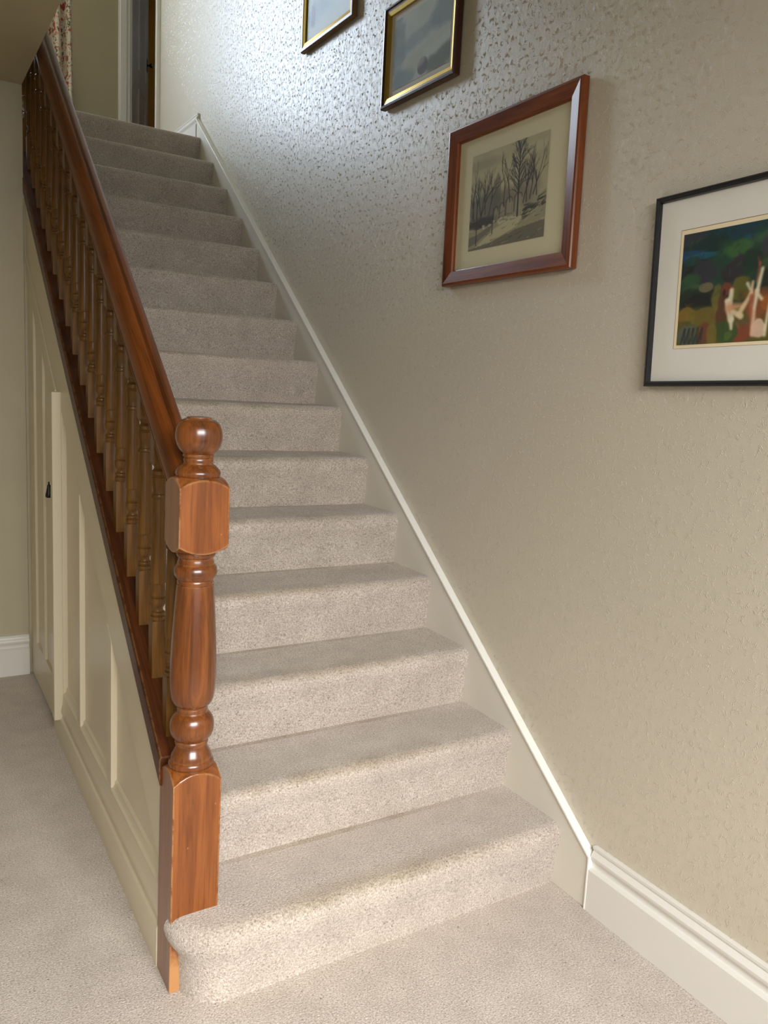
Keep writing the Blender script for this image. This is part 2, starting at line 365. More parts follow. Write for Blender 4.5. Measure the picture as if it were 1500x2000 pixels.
# ceiling of the hall = underside of the upper floor; open above the stairs
struct(link('ceiling', *boxes((XLW, XL-0.0, YF, YB+0.12, ZC, ZL-0.02), (XL, XW, YF, 0.20, ZC, ZL-0.02)), 'ceiling'),
       'plain cream hall ceiling ending along the stairwell', 'ceiling')
struct(link('wall_stairwell_left', *box(XL-0.12, XL, 0.08, YB, ZL-0.02, ZT), 'landing_paint'), 'plain wall above the hall ceiling beside the stairwell', 'wall')
struct(link('wall_stairwell_front', *box(XL-0.12, XW, 0.08, 0.20, ZL-0.02, ZT), 'landing_paint'), 'plain wall above the hall ceiling facing the stairs', 'wall')
struct(link('ceiling_landing', *box(XLW-0.12, 1.42, 0.08, YE+0.12, ZT, ZT+0.1), 'ceiling'), 'ceiling above the landing and stairwell', 'ceiling')
struct(link('floor_landing', *boxes((XLW, XW, 14*GO+0.06, YE, ZL-0.25, ZL-0.002), (XW, 1.30, YW-0.12, YE, ZL-0.25, ZL-0.002), (XLW, -1.12, YB, 14*GO+0.06, ZL-0.25, ZL-0.002)), 'carpet'), 'carpeted landing floor at the head of the stairs', 'floor')
struct(link('wall_landing_left', *box(XLW-0.12, XLW, YB, YE+0.12, ZL-0.25, ZT), 'landing_paint'), 'plain landing wall on the far left', 'wall')
struct(link('wall_landing_near', *box(XLW, XL-0.12, YB-0.0, YB+0.12, ZL-0.02, ZT), 'landing_paint'), 'plain landing wall over the hall wall', 'wall')
WX0, WX1, WZ0, WZ1 = -1.83, -0.50, 3.42, 4.95
EX0, EX1, DZ = -0.055, 0.72, ZL + 2.0      # doorway in the end wall
struct(link('wall_end', *boxes((XLW, WX0, YE, YE+0.12, ZL-0.25, ZT), (WX1, EX0, YE, YE+0.12, ZL-0.25, ZT), (EX0, EX1, YE, YE+0.12, DZ, ZT), (EX1, 1.30, YE, YE+0.12, ZL-0.25, ZT), (EX0, EX1, YE, YE+0.12, ZL-0.25, ZL), (WX0, WX1, YE, YE+0.12, ZL-0.25, WZ0), (WX0, WX1, YE, YE+0.12, WZ1, ZT)), 'landing_paint'),
       'plain end wall of the landing beside the floral curtain', 'wall')
struct(link('wall_landing_right', *boxes((XW+0.12, 1.30, YW-0.12, YW, ZL-0.25, ZT), (1.30, 1.42, YW-0.12, YE+0.12, ZL-0.25, ZT)), 'landing_paint'), 'plain landing walls around the corner on the right', 'wall')
# room seen past the landing door, its right-hand opening added to let light in
BY = YE+2.4
struct(link('wall_bedroom', *boxes((-0.72, -0.60, YE+0.12, BY, ZL-0.25, ZT), (-0.72, 1.9, BY, BY+0.1, ZL-0.25, ZT), (1.8, 1.9, YE+0.12, YE+0.7, ZL-0.25, ZT), (1.8, 1.9, YE+1.8, BY, ZL-0.25, ZT), (1.8, 1.9, YE+0.7, YE+1.8, ZL-0.25, ZL+1.5), (1.8, 1.9, YE+0.7, YE+1.8, ZL+2.0, ZT), (-0.72, 1.9, YE+0.12, BY, ZL-0.25, ZL), (-0.72, 1.9, YE+0.12, BY, ZT, ZT+0.06), (1.30, 1.9, YE+0.06, YE+0.12, ZL-0.25, ZT)), 'mustard'),
       'mustard yellow room glimpsed past the landing door', 'wall')
# landing window (daylight source) : frame, glazing bars, panes
win = struct(link('window_1', *boxes((WX0, WX0+0.06, YE+0.03, YE+0.09, WZ0, WZ1), (WX1-0.06, WX1, YE+0.03, YE+0.09, WZ0, WZ1), (WX0, WX1, YE+0.03, YE+0.09, WZ0, WZ0+0.06), (WX0, WX1, YE+0.03, YE+0.09, WZ1-0.06, WZ1), (-1.185, -1.145, YE+0.04, YE+0.08, WZ0, WZ1)), 'white'), 'white framed landing window behind the floral curtain', 'window')
for a, b_ in ((WX0+0.06, -1.185), (-1.145, WX1-0.06)): link('pane', *box(a, b_, YE+0.055, YE+0.061, WZ0+0.06, WZ1-0.06), 'pane', win)
# front door behind the viewer
d2 = struct(link('door_2', *boxes((-2.2, -2.12, YF-0.08, YF-0.03, 0, 2.54), (-0.53, -0.45, YF-0.08, YF-0.03, 0, 2.54), (-2.2, -0.45, YF-0.08, YF-0.03, 0, 0.45), (-2.2, -0.45, YF-0.08, YF-0.03, 2.49, 2.54), (-1.35, -1.29, YF-0.08, YF-0.03, 0.45, 2.49)), 'white'), 'glazed white front door with side light', 'door')
for a, b_ in ((-2.12, -1.35), (-1.29, -0.53)): link('pane', *box(a, b_, YF-0.058, YF-0.052, 0.45, 2.49), 'pane', d2)

# ---------------------------------------------------------------- skirtings
def skirt_profile(h, t, flat):       # (depth from the wall, z)
    return [(0, 0), (t, 0), (t, flat), (t-0.007, flat+0.007), (t-0.013, flat+0.008), (t-0.015, flat+0.016), (t-0.013, flat+0.024), (t-0.008, flat+0.028),
            (t-0.005, flat+0.034), (t-0.005, flat+0.041), (t-0.009, flat+0.047), (t-0.014, h-0.013), (t-0.014, h-0.009), (t-0.011, h-0.008), (t-0.011, h), (0, h)]
pr = skirt_profile(0.190, 0.025, 0.122)
struct(link('baseboard_right', *prism_y([(XW-d, z) for d, z in pr], YF, -0.1255), 'white', smooth=True, angle=30), 'white moulded skirting board at the foot of the papered wall', 'baseboard')
n = len(pr); bb = [(x, YB-d, z) for x in (XLW, XL-0.001) for d, z in pr]
struct(link('baseboard_back', bb, [tuple(range(n)), tuple(range(2*n-1, n-1, -1))] + [(i, (i+1) % n, (i+1) % n+n, i+n) for i in range(n)], 'white', smooth=True, angle=40), 'white moulded skirting board on the back hall wall', 'baseboard')
pl = [(d, z+ZL-0.03) for d, z in pr]
struct(link('baseboard_landing', *prism_y([(XW-d, z) for d, z in pl], 14*GO+0.09, YW-0.012), 'white', smooth=True, angle=40), 'white skirting board on the landing above the top step', 'baseboard')

# ================================================================ STAIRCASE
stair = empty('staircase', 'straight staircase covered in beige carpet rising between papered wall and banister', 'staircase', (-0.5, 0.0, 0.0))
def part(o, root):
    o.parent = root; o.matrix_parent_inverse = Matrix.Translation(root.location).inverted(); return o
XS = -1.03
def nosing_profile(k, last=False):
    y0, z1, z0 = (k-1)*GO, k*RISE, (k-1)*RISE
    pts = [(y0+NOSE+0.002, z0-0.02), (y0+NOSE-0.002, z0+0.03), (y0+NOSE-0.008, z1-0.085), (y0+0.007, z1-0.062), (y0+0.001, z1-0.046 if k < 8 else z1-0.036)]
    R = 0.030 if k < 8 else 0.021
    for i in range(9):
        a = math.radians(-10 + i*100/8)      # from just under the front to the top
        pts.append((y0+R - R*math.cos(a)*1.0, z1-R + R*math.sin(a)))
    pts.append((y0+0.07, z1+0.001)); 
    back = y0 + GO + NOSE + 0.012 if not last else y0 + 0.10
    pts.append((back, z1)); pts.append((back, z0-0.02))
    return pts
for k in range(2, 16):
    pf = nosing_profile(k, k == 15)
    st = part(link('step', *prism_x(pf, XS, 0.002), 'carpet', smooth=True, angle=50), stair)
# bottom step: rounded (bullnose) end wrapping the front of the newel
def plan(d, dl):
    pts = [(0.002, d)]
    for i in range(1, 9): pts.append((0.0 - i*0.98/8, d))
    cx, cy, rx, ry = -0.98, 0.128, 0.128 - dl, 0.128 - d
    for i in range(1, 13):
        a = math.radians(90*i/12); pts.append((cx - rx*math.sin(a), cy - ry*math.cos(a)))
    return pts
prof1 = [(NOSE, 0.027, -0.01), (NOSE-0.003, 0.026, 0.05), (NOSE-0.010, 0.024, RISE-0.096), (0.008, 0.018, RISE-0.082), (0.003, 0.008, RISE-0.068), (0.0005, 0.002, RISE-0.052)]
R1 = 0.034
for i in range(9):
    a = math.radians(i*90/8); d = R1 - R1*math.cos(a); prof1.append((d, d-0.002, RISE-R1+R1*math.sin(a)))
prof1.append((0.08, 0.07, RISE+0.001))
V, Fc = [], []
rows = [plan(d, dl) for d, dl, z in prof1]; nn = len(rows[0])
for row, (d, dl, z) in zip(rows, prof1): V += [(x, y, z) for x, y in row]
for j in range(len(rows)-1):
    for i in range(nn-1): Fc.append((j*nn+i, j*nn+i+1, (j+1)*nn+i+1, (j+1)*nn+i))
# flat tread behind the nosing
top = len(rows)-1; yb_ = GO+NOSE+0.012
k0 = len(V); V += [(x, yb_ if i < nn-1 else 0.128, RISE) for i, (x, y) in enumerate(rows[top])]
for i in range(nn-1): Fc.append((top*nn+i, top*nn+i+1, k0+i+1, k0+i))
part(link('step', V, Fc, 'carpet', smooth=True, angle=60), stair)

# wall string: ivory face board + top edge painted whiter for the light on it
def slope(y, off): return SL*y + off
YS0 = -0.120
wf = [(YS0, 0.0), (YS0, slope(YS0, 0.244)), (14*GO+0.085, slope(14*GO+0.085, 0.244)), (14*GO+0.085, ZL-0.3), (0.3, 0.0)]
part(link('wall_string', *prism_x(wf, 0.0, XW), 'string', bevel=0.002), stair)
t_ = 0.006
cap = [(YS0-t_, 0.0), (YS0-t_, slope(YS0-t_, 0.253)), (14*GO+0.088, slope(14*GO+0.088, 0.253)), (14*GO+0.088, slope(14*GO+0.088, 0.244)), (YS0, slope(YS0, 0.244)), (YS0, 0.0)]
o = part(link('string_edge', *prism_x(cap, -0.0065, XW+0.0), 'bright', bevel=0.0015), stair); o['label'] = 'top edge of the wall string, painted whiter as lit from above'
# outer string board under the balusters (in local slope axes so that the grain follows it)
def sloped(name, prof, y0, y1, mat, root, smooth=False, bevel=0.0, angle=35):
    """profile (x, v) with v perpendicular to the slope measured from the line z = SL*y; built along local X"""
    L = (y1-y0)/CA; n = len(prof)
    tn = math.tan(ANG)      # ends cut plumb
    v = [(w*tn, -x, w) for x, w in prof] + [(L+w*tn, -x, w) for x, w in prof]
    f = [tuple(range(n)), tuple(range(2*n-1, n-1, -1))] + [(i, (i+1) % n, (i+1) % n+n, i+n) for i in range(n)]
    o = link(name, v, f, mat, None, smooth, bevel, 2, angle)
    mw = Matrix.Translation((0, y0, SL*y0)) @ Matrix(((0, -1, 0, 0), (CA, 0, -math.sin(ANG), 0), (math.sin(ANG), 0, CA, 0), (0, 0, 0, 1)))
    o.matrix_world = mw; o.parent = root; o.matrix_parent_inverse = Matrix.Translation(root.location).inverted()
    return o
YN0, YN1 = 0.108, 0.213           # newel depth
sloped('outer_string', [(-1.052, 0.30), (-1.052, -0.02), (XS, -0.12), (XS, 0.30)], YN1, 14*GO, 'cap', stair)

# ================================================================ BANISTER
NX, NY = -1.047, (YN0+YN1)/2
ban = empty('banister', 'orange-brown turned wooden banister with ball-topped newel post and spindles', 'banister', (NX, NY, 0.0))
sloped('string_cap', [(XL+0.001, 0.322*CA), (XL-0.001, 0.325*CA+0.004), (XL-0.001, 0.385*CA), (XL+0.003, 0.392*CA), (XS-0.0, 0.392*CA), (XS, 0.26), (-1.060, 0.26), (-1.060, 0.318*CA)], YN1-0.01, 14*GO, 'cap', ban, bevel=0.0015)
# handrail: moulded, rounded top
hp = [(-1.072, 1.002), (-1.082, 1.002), (-1.084, 1.004), (-1.084, 1.009), (-1.082, 1.011), (-1.076, 1.012), (-1.076, 1.016), (-1.083, 1.017), (-1.086, 1.021), (-1.087, 1.032), (-1.084, 1.052), (-1.078, 1.068), (-1.069, 1.079), (-1.056, 1.084), (-1.045, 1.084)]
hp = hp + [(-2*1.050 - x, v) for x, v in reversed(hp)]
sloped('handrail', [(x, v*CA) for x, v in hp], YN1-0.012, 14*GO+0.05, 'rail', ban, smooth=True, angle=28)
# newel post : lower block, turned shaft, upper block, ball finial
post = bpy.data.objects.new('newel_post', None); C.objects.link(post); post.empty_display_size = 0.1
post['label'] = 'turned newel post with ball top'
post.parent = ban; post.location = (0, 0, 0)
def newel_block(z0, z1, h, tb, tt):
    """square block whose ends are turned down: edges curve on each face (tb / tt = round drop at bottom / top)"""
    seg, V, Fc = 9, [], []
    ring = []
    for side in range(4):
        for i in range(seg-1):
            u = -1 + 2*i/(seg-1)
            ring.append([(u, -1), (1, u), (-u, 1), (-1, -u)][side])
    n = len(ring)
    def zz(z, drop, sgn, u): return z - sgn*drop*(u*u)
    lev = []
    if tb: lev.append([(x*h*0.72/max(1, math.hypot(x, y)), y*h*0.72/max(1, math.hypot(x, y)), z0-tb*0.12) for x, y in ring])
    lev.append([(x*h, y*h, z0 + (tb*(min(abs(x), abs(y)))**2 if tb else 0)) for x, y in ring])
    lev.append([(x*h, y*h, z1 - (tt*(min(abs(x), abs(y)))**2 if tt else 0)) for x, y in ring])
    if tt: lev.append([(x*h*0.86/max(1, math.hypot(x, y)), y*h*0.86/max(1, math.hypot(x, y)), z1+tt*0.12) for x, y in ring])
    for l in lev: V += l
    for j in range(len(lev)-1):
        for i in range(n): Fc.append((j*n+i, j*n+(i+1) % n, (j+1)*n+(i+1) % n, (j+1)*n+i))
    Fc.append(tuple(range(n-1, -1, -1))); Fc.append(tuple((len(lev)-1)*n+i for i in range(n)))
    return V, Fc
H = 0.0552
link('lower_block', *newel_block(0.0, 0.533, H, 0, 0.022), 'newel', post, bevel=0.0012, seg=1, angle=30)
link('upper_block', *newel_block(1.042, 1.207, H, 0.018, 0.018), 'newel', post, bevel=0.0012, seg=1, angle=30)
shaft = [(0.047, 0.528), (0.050, 0.538), (0.0515, 0.543), (0.050, 0.549), (0.046, 0.553), (0.0465, 0.557), (0.044, 0.566), (0.039, 0.575), (0.0355, 0.583), (0.035, 0.588), (0.0375, 0.590), (0.0378, 0.595), (0.036, 0.598),
         (0.039, 0.602), (0.045, 0.609), (0.0485, 0.618), (0.050, 0.628), (0.0495, 0.640), (0.046, 0.651), (0.040, 0.660), (0.034, 0.664), (0.033, 0.667), (0.0345, 0.669), (0.0345, 0.674), (0.033, 0.676), (0.0335, 0.679),
         (0.039, 0.683), (0.044, 0.690), (0.048, 0.702), (0.0505, 0.722), (0.0515, 0.75), (0.0510, 0.79), (0.0490, 0.84), (0.0462, 0.89), (0.0428, 0.94), (0.0410, 0.962), (0.0405, 0.966), (0.0385, 0.9665),
         (0.0400, 0.969), (0.0400, 0.974), (0.0385, 0.977), (0.042, 0.980), (0.0465, 0.988), (0.0475, 0.996), (0.0460, 1.005), (0.042, 1.011), (0.0398, 1.013), (0.0405, 1.017), (0.0385, 1.022), (0.0380, 1.027), (0.0415, 1.031), (0.0430, 1.034), (0.0430, 1.039), (0.040, 1.045)]
link('turned_shaft', *lathe(shaft, 48), 'turned', post, smooth=True, angle=32)
ball = [(0.044, 1.205), (0.0475, 1.211), (0.049, 1.217), (0.048, 1.222), (0.044, 1.228), (0.038, 1.234), (0.0325, 1.238), (0.0315, 1.241), (0.0325, 1.244), (0.0325, 1.248), (0.031, 1.251), (0.0335, 1.253), (0.0345, 1.256), (0.0325, 1.259),
        (0.036, 1.262), (0.042, 1.269), (0.0472, 1.279), (0.0505, 1.292), (0.0508, 1.303), (0.0485, 1.316), (0.044, 1.326), (0.037, 1.333), (0.029, 1.3365), (0.027, 1.337), (0.026, 1.340), (0.018, 1.3415), (0.006, 1.342)]
link('ball_finial', *lathe(ball, 48), 'turned', post, smooth=True, angle=32)
post.rotation_euler = (0, math.radians(0.45), 0)
# balusters
b_lo = [(0.0135, 0.131), (0.0160, 0.1355), (0.0160, 0.1435), (0.0130, 0.1445), (0.0130, 0.147), (0.0155, 0.149), (0.0150, 0.154), (0.0115, 0.157), (0.0105, 0.161), (0.0105, 0.165), (0.0120, 0.168), (0.0152, 0.173), (0.0165, 0.180), (0.0162, 0.190), (0.0148, 0.191), (0.0160, 0.193), (0.0148, 0.195), (0.0158, 0.197), (0.0155, 0.206), (0.0146, 0.222), (0.0145, 0.226),
        (0.0165, 0.229), (0.0168, 0.236), (0.0160, 0.33), (0.0140, 0.436), (0.0138, 0.441), (0.0170, 0.443), (0.0172, 0.447), (0.0165, 0.450), (0.0140, 0.452), (0.0135, 0.458), (0.0140, 0.470), (0.0158, 0.484), (0.0168, 0.492), (0.0156, 0.494), (0.0168, 0.496), (0.0156, 0.498), (0.0168, 0.500), (0.0166, 0.508), (0.0125, 0.512), (0.0110, 0.515), (0.0115, 0.518), (0.0150, 0.524), (0.014, 0.528)]
hw = 0.0185
b_lo = [(r_*1.13, z_) for r_, z_ in b_lo]
def baluster_mesh():
    V, Fc = [], []
    def add(v, f):
        k = len(V); V.extend(v); Fc.extend(tuple(i+k for i in q) for q in f)
    # square foot cut to the slope
    lo = [(-hw, -hw), (hw, -hw), (hw, hw), (-hw, hw)]
    v = [(x, y, SL*y-0.001) for x, y in lo] + [(x, y, 0.128) for x, y in lo] + [(x*0.86, y*0.86, 0.133) for x, y in lo]
    add(v, [(3, 2, 1, 0), (8, 9, 10, 11)] + [(i, (i+1) % 4, (i+1) % 4+4, i+4) for i in range(4)] + [(i+4, (i+1) % 4+4, (i+1) % 4+8, i+8) for i in range(4)])
    add(*lathe(b_lo, 18))
    v = [(x*0.86, y*0.86, 0.525) for x, y in lo] + [(x, y, 0.531) for x, y in lo] + [(x, y, 0.625+SL*y) for x, y in lo]
    add(v, [(3, 2, 1, 0), (8, 9, 10, 11)] + [(i, (i+1) % 4, (i+1) % 4+4, i+4) for i in range(4)] + [(i+4, (i+1) % 4+4, (i+1) % 4+8, i+8) for i in range(4)])
    return V, Fc
bal0 = link('baluster', *baluster_mesh(), 'baluster', None, smooth=True, angle=32)
bal0['label'] = 'turned wooden baluster'
BY0, BSP, BX = 0.263, 0.1350, -1.059
for i in range(25):
    b_ = bal0 if i == 0 else bal0.copy()
    if i: C.objects.link(b_)
    y = BY0 + i*BSP
    b_.location = (BX-NX, y-NY, SL*y + 0.391); b_.parent = ban
    b_.matrix_parent_inverse = Matrix.Identity(4)

# ================================================================ PANELLING UNDER THE STAIRS
XP, XPB, XR_ = -1.094, -1.060, -1.0770       # frame face, frame back, recessed panel face
pan = empty('stair_panelling', 'cream painted panelling filling the triangle below the banister', 'panelling', (XP, 0.9, 0.0))
PO = 0.085                                    # lower edge of the sloping rail
def P(o): return part(o, pan)
P(link('sloping_rail', *prism_x([(YN1, slope(YN1, 0.322)), (YB, slope(YB, 0.322)), (YB, slope(YB, PO)), (YN1, slope(YN1, PO))], XP, XPB), 'cream', bevel=0.008, seg=1))
P(link('bottom_rail', *prism_x([(YN1, 0.0), (1.70, 0.0), (1.70, 0.208), (YN1, 0.208)], XP, XPB), 'cream', bevel=0.007, seg=1))
for a, b_ in ((0.768, 0.822), (1.255, 1.312), (1.595, 1.70)):
    P(link('stile', *prism_x([(a, 0.205), (b_, 0.205), (b_, slope(b_, PO+0.002)), (a, slope(a, PO+0.002))], XP, XPB), 'cream', bevel=0.0025))
for a, b_ in ((YN1, 0.770), (0.820, 1.257), (1.310, 1.600)):
    P(link('panel', *prism_x([(a, 0.2), (b_, 0.2), (b_, slope(b_, PO+0.02)), (a, slope(a, PO+0.02))], XR_, XPB+0.01), 'cream'))
for a, b_ in ((YN1+0.02, 0.768), (0.822, 1.255), (1.312, 1.596)):
    # raking moulding under the sloping rail and along the bottom rail
    for lo, hi in (((lambda y: slope(y, PO-0.046)), (lambda y: slope(y, PO+0.004))), ((lambda y: 0.232), (lambda y: 0.204))):
        ya = max(a, (0.25-PO+0.046)/SL) if lo(1.0) != 0.232 else a
        yb2 = b_
        v = []
        for y in (ya, yb2):
            v += [(XP+0.004, y, hi(y)), (XR_-0.0065, y, hi(y)*0.62+lo(y)*0.38), (XR_-0.006, y, hi(y)*0.30+lo(y)*0.70), (XR_+0.001, y, lo(y)), (XR_+0.004, y, hi(y))]
        P(link('panel_moulding', v, [(i, (i+1) % 5, (i+1) % 5+5, i+5) for i in range(5)] + [(0, 1, 2, 3, 4), (9, 8, 7, 6, 5)], 'cream', smooth=True, angle=30))
sp = [(XP+0.01, 0), (XL-0.001, 0), (XL-0.001, 0.102), (XL+0.001, 0.106), (XL+0.005, 0.109), (XL+0.0065, 0.116), (XL+0.003, 0.126), (XL+0.0015, 0.138), (XL+0.003, 0.150), (XL+0.0055, 0.160), (XL+0.0065, 0.166), (XL+0.008, 0.186), (XP, 0.192), (XP+0.01, 0.192)]
P(link('skirting', *prism_y(sp, YN1, 1.76), 'cream', smooth=True, angle=40))
P(link('cover_post', *box(XL-0.022, XP+0.002, 1.600, 1.645, 0.10, 1.340), 'cream', bevel=0.005))
P(link('sloping_bead', *prism_x([(1.70, slope(1.70, PO)), (YB, slope(YB, PO)), (YB, slope(YB, PO-0.03)), (1.70, slope(1.70, PO-0.03))], XP-0.006, XPB), 'cream', bevel=0.003))

# cupboard door
dr = empty('cupboard_door', 'cream two-panel cupboard door under the stairs with sloping top and black pull', 'door', (XP, 2.05, 0.0))
def Dp(o): return part(o, dr)
da, db, DO = 1.712, 2.479, PO-0.036
XD = XP + 0.002
Dp(link('stile', *prism_x([(da, 0.012), (1.875, 0.012), (1.875, slope(1.875, DO)), (da, slope(da, DO))], XD, XPB), 'cream', bevel=0.002))
Dp(link('stile', *prism_x([(2.065, 0.16), (2.135, 0.16), (2.135, slope(2.135, DO)), (2.065, slope(2.065, DO))], XD, XPB), 'cream', bevel=0.002))
Dp(link('stile', *prism_x([(2.315, 0.012), (db, 0.012), (db, slope(db, DO)), (2.315, slope(2.315, DO))], XD, XPB), 'cream', bevel=0.002))
Dp(link('bottom_rail', *prism_x([(1.872, 0.012), (2.318, 0.012), (2.318, 0.19), (1.872, 0.19)], XD+0.0005, XPB), 'cream', bevel=0.002))
Dp(link('top_rail', *prism_x([(1.872, slope(1.872, DO-0.10)), (2.318, slope(2.318, DO-0.10)), (2.318, slope(2.318, DO)), (1.872, slope(1.872, DO))], XD+0.0005, XPB), 'cream', bevel=0.002))
for a, b_ in ((1.87, 2.07), (2.13, 2.32)):
    Dp(link('panel', *prism_x([(a, 0.18), (b_, 0.18), (b_, slope(b_, DO-0.09)), (a, slope(a, DO-0.09))], XD+0.010, XPB+0.005), 'cream'))
pull = [(0.001, 0.0), (0.010, 0.001), (0.013, 0.006), (0.0125, 0.014), (0.009, 0.028), (0.0065, 0.042), (0.006, 0.050), (0.003, 0.052), (0.003, 0.062), (0.001, 0.063)]
o = link('drop_pull', *lathe(pull, 16, XD-0.014, 1.815), 'iron', None, smooth=True)
for v in o.data.vertices: v.co.z += 0.925
Dp(o); o['label'] = 'small black drop pull'
Dp(link('pull_backplate', *box(XD-0.006, XD+0.002, 1.808, 1.822, 0.965, 0.995), 'iron', bevel=0.002))

# ================================================================ LANDING : door, casing, curtain
struct(link('trim_1', *boxes((XW-0.026, XW+0.13, YW-0.012, YW+0.03, ZL-0.02, ZT)), 'white', bevel=0.004), 'white painted corner trim where the papered wall ends', 'trim')
def arch(x0, x1, z0, z1):       # stepped architrave strip in front of the end wall
    return [(x0, x1, YE-0.016, YE+0.001, z0, z1), (x0+0.012, x1-0.026, YE-0.023, YE-0.012, z0, z1)]
struct(link('trim_2', *boxes(*arch(EX0-0.078, EX0+0.006, ZL-0.02, DZ+0.08), *arch(EX1-0.006, EX1+0.078, ZL-0.02, DZ+0.08), (EX0-0.078, EX1+0.078, YE-0.0155, YE+0.001, DZ, DZ+0.08),
             (EX0-0.001, EX0+0.022, YE-0.004, YE+0.125, ZL-0.02, DZ), (EX1-0.022, EX1+0.001, YE-0.004, YE+0.125, ZL-0.02, DZ), (EX0, EX1, YE-0.004, YE+0.125, DZ-0.022, DZ)), 'white', bevel=0.002), 'white painted architrave of the landing doorway', 'trim')
door = empty('door_1', 'white panelled landing door standing ajar with dark knob', 'door', (EX0+0.026, YE+0.10, ZL))
door['kind'] = 'structure'
dw, dh, dt = EX1-EX0-0.05, 1.97, 0.036
def dl(name, b, mat='white', bev=0.003):
    return link(name, *box(*b), mat, door, bevel=bev)
# local: leaf runs along +X from the hinge, landing face is -Y
for a, b_ in ((0.0, 0.10), (dw/2-0.045, dw/2+0.045), (dw-0.10, dw)): dl('stile', (a, b_, -dt/2, dt/2, 0.01, dh))
for z0, z1 in ((0.01, 0.21), (0.80, 0.94), (dh-0.11, dh)): dl('rail', (0.098, dw-0.098, -dt/2+0.0005, dt/2-0.0005, z0, z1))
for a, b_ in ((0.095, dw/2-0.04), (dw/2+0.04, dw-0.095)):
    for z0, z1 in ((0.2, 0.81), (0.93, dh-0.1)): dl('panel', (a, b_, -0.008, 0.008, z0, z1), bev=0)
kn = lathe([(0.016, 0.0), (0.017, 0.003), (0.008, 0.006), (0.007, 0.020), (0.014, 0.025), (0.019, 0.032), (0.017, 0.042), (0.007, 0.047)], 20)
link('knob', [(dw-0.055 + x, -dt/2 - z, 1.10 + y) for x, y, z in kn[0]], kn[1], 'iron', door, smooth=True)
dl('knob_plate', (dw-0.075, dw-0.035, -dt/2-0.003, -dt/2+0.001, 1.05, 1.15), 'iron', 0.001)
door.rotation_euler = (0, 0, math.radians(67.0))

cur = empty('curtain', 'full-length floral curtain in cream, red and green at landing window', 'curtain', (-0.70, YE-0.09, ZL+0.02))
nx, nz = 90, 14; V, Fc = [], []
for j in range(nz+1):
    for i in range(nx+1):
        u = i/nx; z = j/nz*2.33
        V.append((-0.28 + u*0.52 + 0.01*math.sin(9*u+z), 0.045*math.sin(u*2*math.pi*6 + 0.4*math.sin(z*1.3)) * (0.8+0.2*math.cos(z)), z))
for j in range(nz):
    for i in range(nx): Fc.append((j*(nx+1)+i, j*(nx+1)+i+1, (j+1)*(nx+1)+i+1, (j+1)*(nx+1)+i))
o = link('cloth', V, Fc, 'floral', cur, smooth=True, angle=180)
sm = o.modifiers.new('thickness', 'SOLIDIFY'); sm.thickness = 0.003
rodv = lathe([(0.012, -0.30), (0.012, 0.28), (0.022, 0.285), (0.022, 0.31), (0.005, 0.32)], 14)
link('rail', [(z, x, 2.34+y) for x, y, z in rodv[0]], rodv[1], 'white', cur, smooth=True)

